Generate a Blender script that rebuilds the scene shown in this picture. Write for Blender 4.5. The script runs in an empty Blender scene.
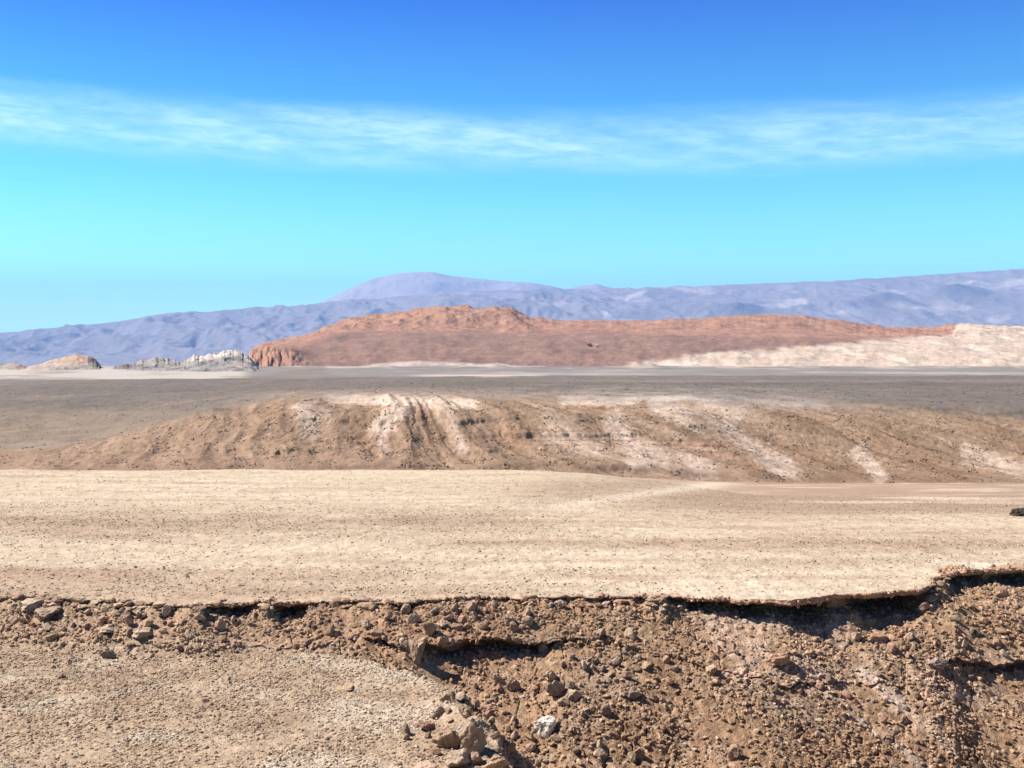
import bpy, math, random
import numpy as np
rng = np.random.default_rng(7); random.seed(7)
scene = bpy.context.scene
C = scene.collection
F, CX, HY = 1098.0, 512.0, 352.0        # photo geometry: focal length, centre column, horizon row (pixels)
def zat(py, Y): return -(np.asarray(py, float)-HY)/F*Y

# ------------------------------------------------------------------ numpy noise
def _h(ix, iy, seed):
    n = ix.astype(np.int32).view(np.uint32)*np.uint32(374761393) + iy.astype(np.int32).view(np.uint32)*np.uint32(668265263) + np.uint32((seed*974634777) & 0xFFFFFFFF)
    n = (n ^ (n >> np.uint32(13)))*np.uint32(1274126177)
    n = (n ^ (n >> np.uint32(16)))*np.uint32(2246822519)
    return ((n ^ (n >> np.uint32(15))) & np.uint32(0xFFFFFF)).astype(np.float32)*np.float32(1/0xFFFFFF)
def gn(x, y, seed=0):                    # gradient noise, about -1..1
    x, y = np.broadcast_arrays(np.asarray(x, np.float32), np.asarray(y, np.float32))
    shp = x.shape; x = np.atleast_1d(x); y = np.atleast_1d(y)
    x0 = np.floor(x); y0 = np.floor(y); fx = x-x0; fy = y-y0
    ux = fx*fx*fx*(fx*(fx*6-15)+10); uy = fy*fy*fy*(fy*(fy*6-15)+10)
    def g(dx, dy):
        a = _h(x0+dx, y0+dy, seed)*np.float32(2*np.pi)
        return np.cos(a)*(fx-dx)+np.sin(a)*(fy-dy)
    a = g(0,0); a = a+(g(1,0)-a)*ux
    b = g(0,1); b = b+(g(1,1)-b)*ux
    return ((a+(b-a)*uy)*np.float32(1.5)).reshape(shp)
def fbm(x, y, o=4, seed=0, gain=.5, lac=2.03):
    s = 0; a = 1; t = 0
    for k in range(o):
        s = s + a*gn(x, y, seed+k*17); t += a; a *= gain; x = x*lac+3.1; y = y*lac+1.7
    return s/t
def ridge(x, y, o=4, seed=0, gain=.5):
    s = 0; a = 1; t = 0
    for k in range(o):
        s = s + a*(1-np.abs(gn(x, y, seed+k*13))*1.6); t += a; a *= gain; x = x*2.07+5.2; y = y*2.07+1.3
    return s/t
def worley(x, y, seed=0):                # distance to nearest point, cell random, second distance
    x = x.astype(np.float32); y = y.astype(np.float32); x0 = np.floor(x); y0 = np.floor(y)
    best = np.full(x.shape, 9., np.float32); sec = best.copy(); rid = np.zeros(x.shape, np.float32)
    for i in (-1,0,1):
        for j in (-1,0,1):
            cx = x0+i; cy = y0+j
            px = cx+_h(cx, cy, seed); py = cy+_h(cx, cy, seed+5)
            d = np.hypot(px-x, py-y)
            m = d < best
            sec = np.where(m, best, np.minimum(sec, d))
            rid = np.where(m, _h(cx, cy, seed+9), rid); best = np.where(m, d, best)
    return best, rid, sec
def ss(a, b, x):
    t = np.clip((x-a)/(b-a), 0, 1); return t*t*(3-2*t)
def lerp(a, b, t): return a+(b-a)*t
def ip(x, pts): return np.interp(x, [p[0] for p in pts], [p[1] for p in pts])
def blur(a, n, axis):
    k = np.hanning(n+2)[1:-1]; k /= k.sum(); p = n//2
    pad = [(0,0)]*a.ndim; pad[axis] = (p, n-1-p)
    b = np.pad(a, pad, mode='edge'); out = np.zeros_like(a)
    for i, w in enumerate(k):
        sl = [slice(None)]*a.ndim; sl[axis] = slice(i, i+a.shape[axis]); out += w*b[tuple(sl)]
    return out

# ------------------------------------------------------------------ mesh + material helpers
def make_mesh(name, co, faces, col=None, smooth=True):
    me = bpy.data.meshes.new(name)
    n = len(co); k = faces.shape[1]; m = len(faces)
    me.vertices.add(n); me.vertices.foreach_set('co', co.astype(np.float32).ravel())
    me.loops.add(m*k); me.loops.foreach_set('vertex_index', faces.astype(np.int32).ravel())
    me.polygons.add(m)
    me.polygons.foreach_set('loop_start', np.arange(0, m*k, k, dtype=np.int32))
    me.polygons.foreach_set('use_smooth', np.full(m, smooth, dtype=bool))
    me.update(calc_edges=True)
    if col is not None:
        a = me.attributes.new('tint', 'FLOAT_COLOR', 'POINT')
        c4 = np.ones((n, 4), np.float32); c4[:, :3] = col
        a.data.foreach_set('color', c4.ravel())
    return me
def grid_faces(nr, nc):
    i = (np.arange(nr-1)[:, None]*nc+np.arange(nc-1)[None, :]).ravel()
    return np.stack([i, i+1, i+nc+1, i+nc], 1)
def link(name, me, mat=None):
    o = bpy.data.objects.new(name, me); C.objects.link(o)
    if mat and not me.materials: me.materials.append(mat)
    return o
def structure(name, me, mat):
    o = link(name, me, mat); o['kind'] = 'structure'; return o

def earth_material(name, scales, bump, detail=6.0, contrast=.35, rough=.95, dist=.05):
    """tint attribute broken up by several octaves of procedural noise, with bump"""
    m = bpy.data.materials.new(name); m.use_nodes = True
    nt = m.node_tree; N = nt.nodes; L = nt.links
    b = N['Principled BSDF']; b.inputs['Roughness'].default_value = rough
    b.inputs['Specular IOR Level'].default_value = .12
    at = N.new('ShaderNodeAttribute'); at.attribute_name = 'tint'
    tc = N.new('ShaderNodeNewGeometry')
    col = at.outputs['Color']; hs = None
    for i, (s, w) in enumerate(scales):
        t = N.new('ShaderNodeTexNoise'); t.inputs['Scale'].default_value = s
        t.inputs['Detail'].default_value = detail; t.inputs['Roughness'].default_value = .65
        L.new(tc.outputs['Position'], t.inputs['Vector'])
        mr = N.new('ShaderNodeMapRange')
        mr.inputs['From Min'].default_value = .28; mr.inputs['From Max'].default_value = .72
        mr.inputs['To Min'].default_value = 1-contrast*w; mr.inputs['To Max'].default_value = 1+contrast*w
        L.new(t.outputs['Fac'], mr.inputs['Value'])
        vm = N.new('ShaderNodeVectorMath'); vm.operation = 'SCALE'
        L.new(col, vm.inputs[0]); L.new(mr.outputs['Result'], vm.inputs['Scale'])
        col = vm.outputs['Vector']
        if i == 0: hs = t.outputs['Fac']
        else:
            ad = N.new('ShaderNodeMath'); ad.operation = 'MULTIPLY_ADD'
            L.new(t.outputs['Fac'], ad.inputs[0]); ad.inputs[1].default_value = scales[0][0]/s*1.4
            L.new(hs, ad.inputs[2]); hs = ad.outputs[0]
    L.new(col, b.inputs['Base Color'])
    bp = N.new('ShaderNodeBump'); bp.inputs['Strength'].default_value = bump
    bp.inputs['Distance'].default_value = dist
    L.new(hs, bp.inputs['Height']); L.new(bp.outputs['Normal'], b.inputs['Normal'])
    return m
MAT_GROUND = earth_material('stony_ground', [(2.2,.5),(11,.8),(30,.6)], .9, dist=.14)
MAT_ROCK   = earth_material('rock', [(3.5,.9),(17,.8)], .7, dist=.06)
MAT_MESA   = earth_material('mesa_rock', [(.03,.4),(.16,.5)], .9, dist=7)
MAT_MOUNT  = earth_material('mountain_rock', [(.004,.3),(.015,.25)], .5, dist=70)

# ------------------------------------------------------------------ GROUND: one sheet from behind the camera to the horizon
u = np.concatenate([np.linspace(-3,-.8,12), np.linspace(-.78,-.50,90), np.linspace(-.498,.498,1420), np.linspace(.50,.78,90), np.linspace(.8,3,12)])
PX = CX+F*u                                               # the photo column of each grid column
edge_py = ip(PX, [(-300,585),(-100,593),(0,597),(45,597),(100,601),(190,606),(240,602),(320,602),(345,600),(400,602),(470,597),(540,598),
                  (600,596),(670,596),(740,599),(790,600),(835,594),(900,590),(925,588),(936,578),(960,571),(1024,567),(1150,562),(1400,556)])
edge_py = edge_py + 1.9*fbm(PX/23., PX*0, 3, 3) + .4*fbm(PX/8., PX*0, 3, 8)
Ye = 8.0*F/(edge_py-HY)
d2 = ip(PX, [(-300,2.0),(300,2.0),(380,1.75),(420,2.15),(500,2.0),(560,1.9),(640,2.2),(860,2.9),(905,3.3),(960,5.1),(1024,5.3),(1200,5.4)]) + .16*fbm(PX/28., PX*0, 3, 31)
Y2 = Ye-d2
h1 = ip(PX, [(-300,.4),(0,.28),(60,.22),(150,.16),(190,.18),(207,.4),(235,.5),(262,.34),(285,.55),(318,.35),(330,.12),(350,.1),(388,.16),(405,.28),(422,.2),(440,.1),(500,.22),(520,.3),(540,.14),
             (575,.24),(620,.22),(650,.22),(668,.42),(720,.55),(780,.72),(824,.95),(834,.66),(850,.62),(864,.85),(905,1.0),(918,.9),(930,.35),(940,.3),(955,.55),(1000,.6),(1024,.65),(1300,.4)])
c1 = ip(PX, [(-300,.3),(0,.1),(40,.12),(60,0),(180,.03),(203,.35),(225,.7),(255,.35),(270,.7),(300,.6),(320,.25),(330,0),(388,0),(398,.3),(418,.3),(428,0),(500,.06),(518,.25),(532,0),
             (560,.15),(585,.28),(610,.06),(640,.22),(655,.1),(668,.55),(700,.8),(780,1.3),(824,1.5),(834,.45),(850,.35),(862,1.0),(870,1.2),(905,1.5),(920,1.4),(928,.1),(940,.15),(952,.7),(975,.9),(990,.35),(1010,.9),(1030,.9),(1300,.3)])
h2 = ip(PX, [(0,0),(360,0),(375,.22),(395,.22),(405,.1),(420,.45),(445,.5),(500,.52),(545,.38),(566,.1),(620,0),(640,.02),(770,.04),(790,.12),(815,.1),(840,.02),(872,.02),(935,.0),(950,.2),(965,.3),(1020,.38),(1200,.3)])
c2 = ip(PX, [(0,0),(366,0),(378,.35),(392,.3),(400,0),(414,.1),(425,.8),(480,1.0),(520,1.0),(550,.7),(568,0),(786,0),(795,.2),(815,.15),(830,0),(880,0),(892,.3),(912,.35),(930,.1),(955,.5),(1020,.6),(1200,.2)])
_gap = np.clip(.5+1.6*fbm(PX/26., PX*0, 3, 47), 0, 1.5); _cave = np.clip(ss(.35,.5,h1),0,1); h1 *= lerp(_gap, 1.0, _cave); c1 *= lerp(_gap, 1.9, _cave)
for a, s in ((h1,41),(c1,42),(h2,43),(c2,44)):
    a *= np.clip(1+.28*fbm(PX/34., PX*0, 3, s), .2, 2)
h1s = blur(h1, 281, 0)*.8; h2s = blur(h2, 61, 0); Yes = blur(Ye, 121, 0); d2s = blur(d2, 121, 0)
u_slope1 = ip(PX, [(0,.33),(400,.35),(560,.38),(640,.47),(800,.5),(1200,.5)])   # bank just under the lip
R = []                                                    # rows: (Y per column, fraction of upper face, fraction of lower face)
nc = len(u); one = np.ones(nc)
def seg(Ya, Yb, n, inv=False):
    for t in np.linspace(0, 1, n, endpoint=False):
        R.append(((1/lerp(1/Ya, 1/Yb, t) if inv else lerp(Ya, Yb, t))*one, None))
seg(-14*one, 14*one, 14); seg(14*one, 22.5*one, 50); seg(22.5*one, Y2, 340)
n2 = 34
for t in np.linspace(1, 0, n2, endpoint=False): R.append((Y2, ('f2', t)))
seg(Y2, Ye, 84)
for t in np.linspace(1, 0, 46, endpoint=False): R.append((Ye, ('f1', t)))
i_edge = len(R)
seg(Ye, 97*one, 270, True); i97 = len(R)
seg(97*one, 188*one, 50, True); i188 = len(R); seg(188*one, 227*one, 250); seg(227*one, 600*one, 120, True); i600 = len(R); seg(600*one, 1600*one, 50, True)
for y in np.geomspace(1600, 37000, 34): R.append((y*one, None))
nr = len(R)
Y = np.stack([r[0] for r in R]); PXg = np.broadcast_to(PX, Y.shape)
f1 = np.zeros(nr); f2 = np.zeros(nr)
for i, r in enumerate(R):
    if r[1]: (f1 if r[1][0] == 'f1' else f2)[i] = r[1][1]
row = np.arange(nr)
face1 = (f1 > 0)[:, None]; face2 = (f2 > 0)[:, None]
X = u[None, :]*np.maximum(Y, 14)
Z = np.zeros_like(Y)

# face profile: lip, roof of the hollow, back wall, floor
def prof(f, h, c, seed):
    zf = np.interp(f, [0,.3,.55,.8,1], [0,.24,.36,.95,1])[:, None]*h[None, :]
    yo = np.interp(f, [0,.12,.3,.55,.8,1], [0,-.05,0,1,.9,0])[:, None]
    yo = np.where(yo > 0, yo*c[None, :], yo)
    n = (.12*fbm(X/.55, f[:, None]*2.5+X*0, 4, seed)+.10*gn(X/2.2, f[:, None]*7+X*0, seed+3))*np.sin(np.clip(f, 0, 1)*np.pi)[:, None]**.5
    return zf, yo+n
# --- near part (rows before the upper face end)
near = slice(0, i_edge)
Yn = Y[near]; d = np.maximum(Ye[None, :]-Yn, 0)
zf1, yo1 = prof(f1, h1, c1, 61); zf2, yo2 = prof(f2, h2, c2, 71)
s1 = u_slope1[None, :]; ds = np.maximum(Yes[None, :]-Yn, 0); d = lerp(d, ds, ss(0, .45, d)); d2l = d2s[None, :]
below1 = (row < i_edge-46)[:, None]; below2 = (row <= (14+50+340))[:, None]
drop1 = np.where(below1, h1[None, :], zf1); e1 = lerp(h1[None, :], h1s[None, :], ss(.05, 1.6, d)); e2 = lerp(h2[None, :], h2s[None, :], ss(.1, .7, Y2[None, :]-Yn))
drop1[near] = np.where(below1[near], e1, drop1[near]); drop2 = np.where(below2, h2[None, :], np.where((f2 > 0)[:, None], zf2, 0))
drop2[near] = np.where(below2[near], e2, drop2[near])
dd = np.minimum(d, d2l); dl = np.maximum(d-d2l, 0)
sw = ip(PX, [(0,0),(905,0),(925,.7),(955,2.8),(1100,3.2),(1400,3.2)])[None, :]
s2 = ip(PX, [(0,.5),(500,.46),(700,.5),(1200,.5)])[None, :]
tal = -8.0-drop1[near]-drop2[near]-.1*np.minimum(d, sw)-s1*np.maximum(dd-sw, 0)-s2*dl
tal = np.maximum(tal, -12.9)
# lower flat and its broken edge
LB = [(-60.,33.2),(-16,33.4),(-8,33.2),(-5.1,32.6),(-3.2,31.1),(-1.65,29.4),(-.95,27.6),(-.45,25.8),(-.1,24.2),(.3,22),(.5,18),(.5,10)]
def sd_poly(x, y):
    best = np.full(x.shape, 1e9); sg = np.zeros(x.shape)
    for (x0,y0),(x1,y1) in zip(LB[:-1], LB[1:]):
        vx, vy = x1-x0, y1-y0; t = np.clip(((x-x0)*vx+(y-y0)*vy)/(vx*vx+vy*vy), 0, 1)
        dx = x-(x0+t*vx); dy = y-(y0+t*vy); q = np.hypot(dx, dy)
        c = (x-x0)*vy-(y-y0)*vx            # > 0 on the right-hand side of the line (camera side flat is right of it going +x)
        m = q < best; best = np.where(m, q, best); sg = np.where(m, np.sign(c), sg)
    return best*sg
Xn = X[near]
wx = Xn+.35*fbm(Xn/.9, Yn/.9, 3, 77); wy = Yn+.35*fbm(Xn/.9+9, Yn/.9, 3, 78)
sd = sd_poly(wx, wy)                       # positive = on the flat
flat = -9.0+.05*fbm(Xn/3, Yn/3, 3, 5)+.10*fbm(Xn/9, Yn/9, 2, 6)
edge_drop = np.maximum(-sd, 0)
flatz = flat - .95*edge_drop - .35*ss(0, .18, edge_drop)*ss(28.5, 26.5, Yn) - .2*ss(.5,.62,edge_drop)
k = .12
hh = np.clip(.5+.5*(flatz-tal)/k, 0, 1); zn = lerp(tal, flatz, hh)+k*hh*(1-hh)
on_flat = ss(-.15, .25, sd)*ss(-.15, .1, flatz-tal)
zc = np.interp(Yn, [-14,3,22], [-1.7,-1.7,-12.9]); zn = np.maximum(zn, zc)
_t = np.clip(((Xn+1.5)*1.2+(Yn-28.1)*-1.7)/(1.2**2+1.7**2), 0, 1); _dp = np.hypot(Xn+1.5-1.2*_t, Yn-28.1+1.7*_t)
zn = zn-.75*np.exp(-(_dp/.24)**2)+.30*np.exp(-(((Xn+1.75-.9*_t)/.35)**2+((Yn-27.6+1.5*_t)/.8)**2))
rub = (1-on_flat)*ss(13, 16, Yn)
# rubble relief on the banks
w1, r1, q1 = worley(Xn/.42+.3*fbm(Xn,Yn,2,2), Yn/.42, 11)
w2, r2, q2 = worley(Xn/.17, Yn/.17, 12)
lump = np.sqrt(np.clip(1-(w1*1.25)**2, 0, 1))*(r1*.9+.1)
lump2 = np.sqrt(np.clip(1-(w2*1.3)**2, 0, 1))*r2
big = fbm(Xn/2.6+Yn/5, Yn/2.0, 4, 21)
runs = fbm((Xn+ (Yn-30)*.75)/.8, Yn/7, 3, 25)
rmask = np.clip(.5+1.5*fbm(Xn/2.0, Yn/2.0, 4, 91), .06, 1.1)
fade = ss(0, .35, np.abs(d))[...]
zn = zn + rub*(.16*big*ss(0,1.2,d)+.07*runs*ss(2,4,d)+.11*lump*rmask*fade+.05*lump2*rmask+.05*fbm(Xn/.3,Yn/.3,3,22))
w3, r3, q3 = worley(Xn/.75+.35*fbm(Xn/.5,Yn/.5,3,94), Yn/.6+.3*fbm(Xn/.5,Yn/.5,3,95), 15)
crk = ss(.10,.0,q3-w3)*ss(-.1,.3,fbm(Xn/2.5,Yn/1.8,3,96))*rub
zn = zn-.10*crk*fade+.09*(r3-.5)*rub*fade*ss(-.1,.3,fbm(Xn/2.5,Yn/1.8,3,96))
zn = zn + on_flat*(.012*lump2*(r2 > .6)+.014*fbm(Xn/.5,Yn/.5,4,23))
# broken rocky margin of the lower flat
marg = np.exp(-((sd+.25)/.6)**2)*ss(29.8, 28.4, Yn)
zn = zn+marg*(.28*np.sqrt(np.clip(1-(w1*1.15)**2,0,1))*(r1-.35)+.1*fbm(Xn/.5,Yn/.5,3,27))
Z[near] = zn
Y = Y.copy()
Y[near] += (yo1+yo2)[near]*ss(-.1,.2,(tal-flatz))*1.0
# --- terrace and beyond
far = slice(i_edge, nr); Yf = Y[far]; Xf = X[far]; Pf = PXg[far]
zl = ip(Yf, [(30,-7.83),(35,-8),(60,-8.85),(80,-9.5),(93,-9.98),(95.5,-10.5),(97.5,-11.6),(120,-19),(188,-20.5)])
zr = ip(Yf, [(30,-7.83),(35,-8),(50,-8.5),(62,-9.15),(72,-10.0),(90,-11.9),(110,-14.2),(188,-22.5)])
wr = ss(520, 780, Pf+18*fbm(Xf/20,Yf/20,2,34))
zt = lerp(zl, zr, wr)
zt += (.10*fbm(Xf/9, Yf/7, 3, 51)+.03*fbm(Xf/2, Yf/2, 3, 52))*ss(35, 40, Yf)*ss(185,120,Yf)
zt += .028*fbm(Xf/.5,Yf/.8,3,56)*ss(75,45,Yf)+.02*np.maximum(0,fbm(Xf/.25,Yf/.5,2,58))*ss(60,40,Yf)
zt += .35*np.exp(-((Xf-13)/9)**2-((Yf-86)/9)**2) + .3*fbm(Xf/12,Yf/12,3,53)*ss(78,110,Yf)*wr
cols = [-1200,-100,0,90,190,290,420,560,700,860,1024,1150,2200]
prof_tab = {
 -1200:[(188,471),(215,462),(240,452),(300,430),(380,402),(450,390),(600,379)],
 -100: [(188,471),(215,462),(240,452),(300,430),(380,402),(450,390),(600,379)],
 0:    [(188,471),(215,459),(240,448),(300,427),(370,402),(430,389),(600,379)],
 90:   [(188,471),(205,454),(218,443),(228,441),(245,441),(300,424),(360,402),(430,389),(600,379)],
 190:  [(188,471),(205,444),(215,424),(224,414),(235,415),(250,418),(300,410),(350,399),(430,388),(600,378)],
 290:  [(188,471),(203,438),(214,409),(222,399),(235,394),(300,390),(430,385),(600,377)],
 420:  [(188,472),(202,440),(212,410),(221,399),(240,392),(300,387),(430,382),(600,376)],
 560:  [(188,475),(203,440),(213,412),(224,403),(240,397),(300,388),(430,381),(600,375)],
 700:  [(188,480),(204,440),(214,412),(226,401),(240,395),(300,386),(430,380),(600,375)],
 860:  [(188,482),(204,450),(216,421),(230,405),(250,397),(300,388),(430,380),(600,375)],
 1024: [(188,482),(206,454),(218,428),(230,408),(250,399),(300,392),(430,382),(600,375)],
 1150: [(188,482),(206,454),(218,429),(230,411),(250,402),(300,394),(430,383),(600,375)],
 2200: [(188,482),(206,456),(220,433),(236,417),(260,404),(300,394),(430,383),(600,375)]}
Yrow = Yf[:, nc//2]
tab = np.stack([np.interp(Yrow, [p[0] for p in prof_tab[c]]+[700,900,1300,1700,4000,14000,90000],
        [zat(p[1], p[0]) for p in prof_tab[c]]+[-19,-19.5,-16.6,-30,-75,-215,-300]) for c in cols])    # (cols, rows)
zh = np.empty_like(Yf)
for i in range(len(Yrow)): zh[i] = np.interp(PX, cols, tab[:, i])
zh[:, 12:-12] = blur(zh, 90, 1)[:, 12:-12]
k0 = i97-i_edge
sl = slice(i188-i_edge-20, i600-i_edge+20); zh[sl] = np.where((Yf[sl] > 190), blur(zh, 15, 0)[sl], zh[sl])
# hill relief: slanting gullies, benches of harder rock
fl = ss(189, 196, Yf)*ss(240, 222, Yf)
kk = np.interp(PX, [0,300,380,450,600,1024,1300], [.1,.2,.1,.5,1.1,.9,.8])[None, :]
sg = Xf+kk*(Yf-190)+2.5*fbm(Xf/16,Yf/16,2,101)
gul = ridge(sg/15., Yf/90., 3, 103, .45)
gul2 = ridge(sg/5.5+.9*fbm(Xf/5,Yf/5,3,7), Yf/14., 3, 107)
hm = np.interp(PX, [-100,60,160,280,1024,1300], [.1,.2,.5,1,1,1])[None, :]
rl = np.interp(PX,[440,500,700,760,1300],[1,.42,.42,.85,.9])[None, :]
zhill = zh + fl*hm*rl*(2.3*(gul-.62)+.35*(gul2-.6)) + fl*(.20*fbm(Xf/1.6,Yf/1.3,5,109)+.25*fbm(sg/2.6,Yf/5,4,110))
z0 = zat(np.interp(PX,[300,430,500,640,720,780,1024],[436,440,435,436,446,470,474]), 204.)[None, :]+.42*fbm(Xf/8,Yf*0,4,113)+.22*fbm(Xf/2.1,Yf/3,4,116)
amp = (np.interp(PX,[250,330,420,490,520,700,735,760,1024],[.05,.15,.25,.6,1.0,.95,.3,.15,.25])[None, :])*np.clip(.7+1.1*fbm(Xf/16,Xf*0,3,115),.1,1.2)
zhill += fl*amp*.62*np.clip(.7+1.1*fbm(Xf/4.5,Xf*0,4,119),.05,1.2)*np.tanh((zhill-z0)/.13)*np.exp(-((zhill-z0)/1.8)**2)
z00 = z0+2.6+.5*fbm(Xf/5,Xf*0,4,117); zhill += fl*.32*np.clip(.35+1.4*fbm(Xf/14,Xf*0,3,118),0,1.2)*np.tanh((zhill-z00)/.17)*np.exp(-((zhill-z00)/1.2)**2)*hm
z01 = z0-2.2+.5*fbm(Xf/5,Xf*0,4,127); zhill += fl*.35*np.clip(.3+1.5*fbm(Xf/12,Xf*0,3,128),0,1.2)*np.tanh((zhill-z01)/.17)*np.exp(-((zhill-z01)/1.2)**2)*hm
z1 = zat(np.interp(PX,[0,300,560,640,760,1024],[465,465,464,468,476,478]),194.)[None, :]+.28*fbm(Xf/9,Yf*0,4,123)
amp1 = .6*np.clip(.5+1.3*fbm(Xf/12,Xf*0,3,125),0,1.4)*np.interp(PX,[0,200,260,1100],[.4,.5,1,1])[None, :]
zhill += ss(188,190,Yf)*ss(206,196,Yf)*amp1*.9*np.tanh((zhill-z1)/.17)*np.exp(-((zhill-z1)/1.2)**2)
zhill += ss(225,300,Yf)*ss(900,500,Yf)*.9*fbm(Xf/30,Yf/30,5,131) + ss(225,260,Yf)*ss(430,330,Yf)*.9*(ridge(Xf/16,Yf/16,3,133)-.5)*np.interp(PX,[100,350],[1,.25])[None,:]
zhill += ss(560,800,Yf)*ss(1700,1300,Yf)*1.2*fbm(Xf/90,Yf/60,4,137)
t = ss(184, 192, Yf)
Z[far] = lerp(zt, zhill, t)

# --- albedo
PYg = HY-F*Z/np.maximum(Y, 1)
def rgb(*v): return np.array(v, float)
def paint(col, c, m): col += (np.asarray(c)-col)*np.clip(m, 0, 1)[..., None]
col = np.zeros(Y.shape+(3,)); col[:] = rgb(.30,.205,.135)
n_big = fbm(X/6, Y/6, 4, 201); n_mid = fbm(X/1.1, Y/1.1, 4, 203); n_str = fbm(X/14, Y/2.2, 4, 205)
BROWN = rgb(.335,.222,.142); BEIGE = rgb(.49,.40,.29); PALE = rgb(.62,.56,.50); RED = rgb(.31,.16,.10); GREY = rgb(.130,.103,.085)
# near banks
cn = col[near]; pn = PXg[near]; yn = PYg[near]
paint(cn, BROWN, np.ones_like(Yn))
paint(cn, rgb(.44,.32,.225), ss(-.1,.6,fbm(Xn/1.4,Yn/1.4,4,211))*.6)
paint(cn, rgb(.36,.20,.125), ss(.1,.6,fbm(Xn/2.1,Yn/1.6,4,213))*.55)
paint(cn, rgb(.36,.28,.205), ss(.05,.5,fbm((Xn)/3.1,Yn/2.6,3,217))*.35)
paint(cn, rgb(.45,.36,.27), ((r2 > .86)*.55))
paint(cn, rgb(.17,.11,.07), ((r2 < .1)*.4))
# pale salt runs on the talus
run = np.exp(-(((Xn-(9.9+ (32.6-Yn)*1.02)+.25*fbm(Xn/1,Yn/1,3,219)))/.23)**2)*ss(28.2,29.5,Yn)*ss(33.2,32.2,Yn)
paint(cn, rgb(.52,.44,.38), run*np.clip(.55+1.1*fbm(Xn/.35,Yn/.35,3,221),0,1)*.95)
run2 = np.exp(-(((Xn-(7.5+(33.6-Yn)*.5)))/1.0)**2)*ss(31.6,32.6,Yn)*ss(34.6,33.9,Yn)+np.exp(-(((Xn-12.2)/2.2)**2)-((Yn-34.6)/1.1)**2)
paint(cn, rgb(.44,.36,.31), run2*np.clip(.25+1.3*fbm(Xn/.6,Yn/.6,4,223),0,1)*.8)
paint(cn, rgb(.50,.39,.29), np.exp(-((Xn-.0)/5)**2)*0)
pyn = HY-F*zn/Yn
def streak(P_, Q_, xa, ya, xb, yb, w, fall=.06):
    vx, vy = xb-xa, yb-ya; L2 = vx*vx+vy*vy; tt = ((P_-xa)*vx+(Q_-ya)*vy)/L2
    return np.exp(-(np.abs((P_-xa)*vy-(Q_-ya)*vx)/math.sqrt(L2)/w)**2)*ss(-fall,fall,tt)*ss(1+fall,1-fall,tt)
grain = fbm(Xn/.35,Yn/.35,3,221)
for a_ in [(858,668,905,708,6,.9),(905,708,960,756,5,.55),(700,615,765,655,16,.5),(790,655,835,690,12,.5),(770,618,850,632,12,.5),(735,662,750,690,9,.45),(930,690,1000,700,8,.35),(975,655,1030,665,7,.45),(590,655,600,700,22,.25)]:
    paint(cn, rgb(.60,.50,.44), streak(pn,pyn,*a_[:5])*a_[5]*np.clip(.75+1.2*grain,0,1))
for a_ in [(880,610,905,640,12,.6),(350,640,470,634,8,.45),(60,640,240,628,11,.35),(560,604,640,604,6,.6),(720,640,760,650,14,.35),(470,760,520,768,22,.3)]:
    paint(cn, rgb(.40,.225,.14), streak(pn,pyn,*a_[:5])*a_[5]*np.clip(.7+1.2*grain,0,1))
cn *= (1+.32*fbm(Xn/.28,Yn/.28,3,233)+.22*fbm(Xn/4,Yn/3,3,235))[...,None]*np.array([.88,.815,.75])
# lower flat
FLATC = rgb(.36,.262,.178)
flc = np.maximum(on_flat*.9, ss(-.9,.35,sd+.55*fbm(Xn/.9,Yn/.7,4,238))*ss(.9,.1,tal-flatz)*.85)
paint(cn, FLATC, flc)
paint(cn, rgb(.34,.24,.165), ss(380,250,pn)*(1-flc)*.45)
paint(cn, rgb(.255,.175,.115), on_flat*ss(-.15,.5,fbm(Xn/2.4,Yn/1.2,5,225))*.75)
paint(cn, rgb(.45,.37,.28), on_flat*ss(.0,.6,fbm(Xn/3.3+4,Yn/2.0,4,227)+.35*np.exp(-((pn-370)/90)**2))*.7)
cn *= (1+on_flat*.3*fbm(Xn/.22,Yn/.3,3,237))[...,None]
paint(cn, rgb(.40,.24,.16), ((f1[near] > 0)|(f2[near] > 0))[:, None]*(.35+.4*_cave[None,:])*np.ones_like(Yn))
# just under the terrace lip the crust is pale
paint(cn, rgb(.48,.38,.29), ss(.5,0,d)*(f1[near]==0)[:,None]*ss(-.2,.4,fbm(Xn/1.2,Yn*0,3,229))*.5)
col[near] = cn
# terrace
cf = col[far]; yf = PYg[far]; nf = n_big[far]; nm = n_mid[far]; nst = n_str[far]
m = ss(30,36,Yf)*0+1
paint(cf, BEIGE, m)
paint(cf, rgb(.60,.50,.385), ss(-.1,.5,nst+.25*nf)*.65)
bs = ss(.02,.42, fbm(Xf/26,Yf/3.4,4,231)+.22*np.exp(-((yf-521)/9)**2)*ss(760,200,Pf)+.12*np.exp(-((yf-555)/8)**2))
paint(cf, rgb(.37,.265,.18), bs*.85*np.clip(.6+1.2*fbm(Xf/5,Yf/2.5,4,237),0,1))
paint(cf, rgb(.38,.27,.185), ss(570,598,yf)*.6*ss(560,250,Pf)); paint(cf, rgb(.38,.265,.18), np.exp(-((yf-578)/7)**2)*ss(300,80,Pf)*.6)
paint(cf, rgb(.39,.265,.19), ss(.0,.4,fbm(Xf/10,Yf/3,5,297)+.1)*ss(560,760,Pf)*ss(575,545,yf)*.55)
paint(cf, rgb(.37,.26,.18), np.exp(-((yf-(548-(Pf-800)*.03))/8)**2)*ss(620,800,Pf)*.45*np.clip(.7+nm,0,1))
paint(cf, rgb(.36,.25,.17), np.exp(-((yf-521)/10)**2)*ss(560,300,Pf)*.4*np.clip(.6+1.3*fbm(Xf/7,Yf/4,4,238),0,1))
paint(cf, rgb(.62,.54,.44), streak(Pf,yf,930,562,1010,566,3)*.9)
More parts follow.
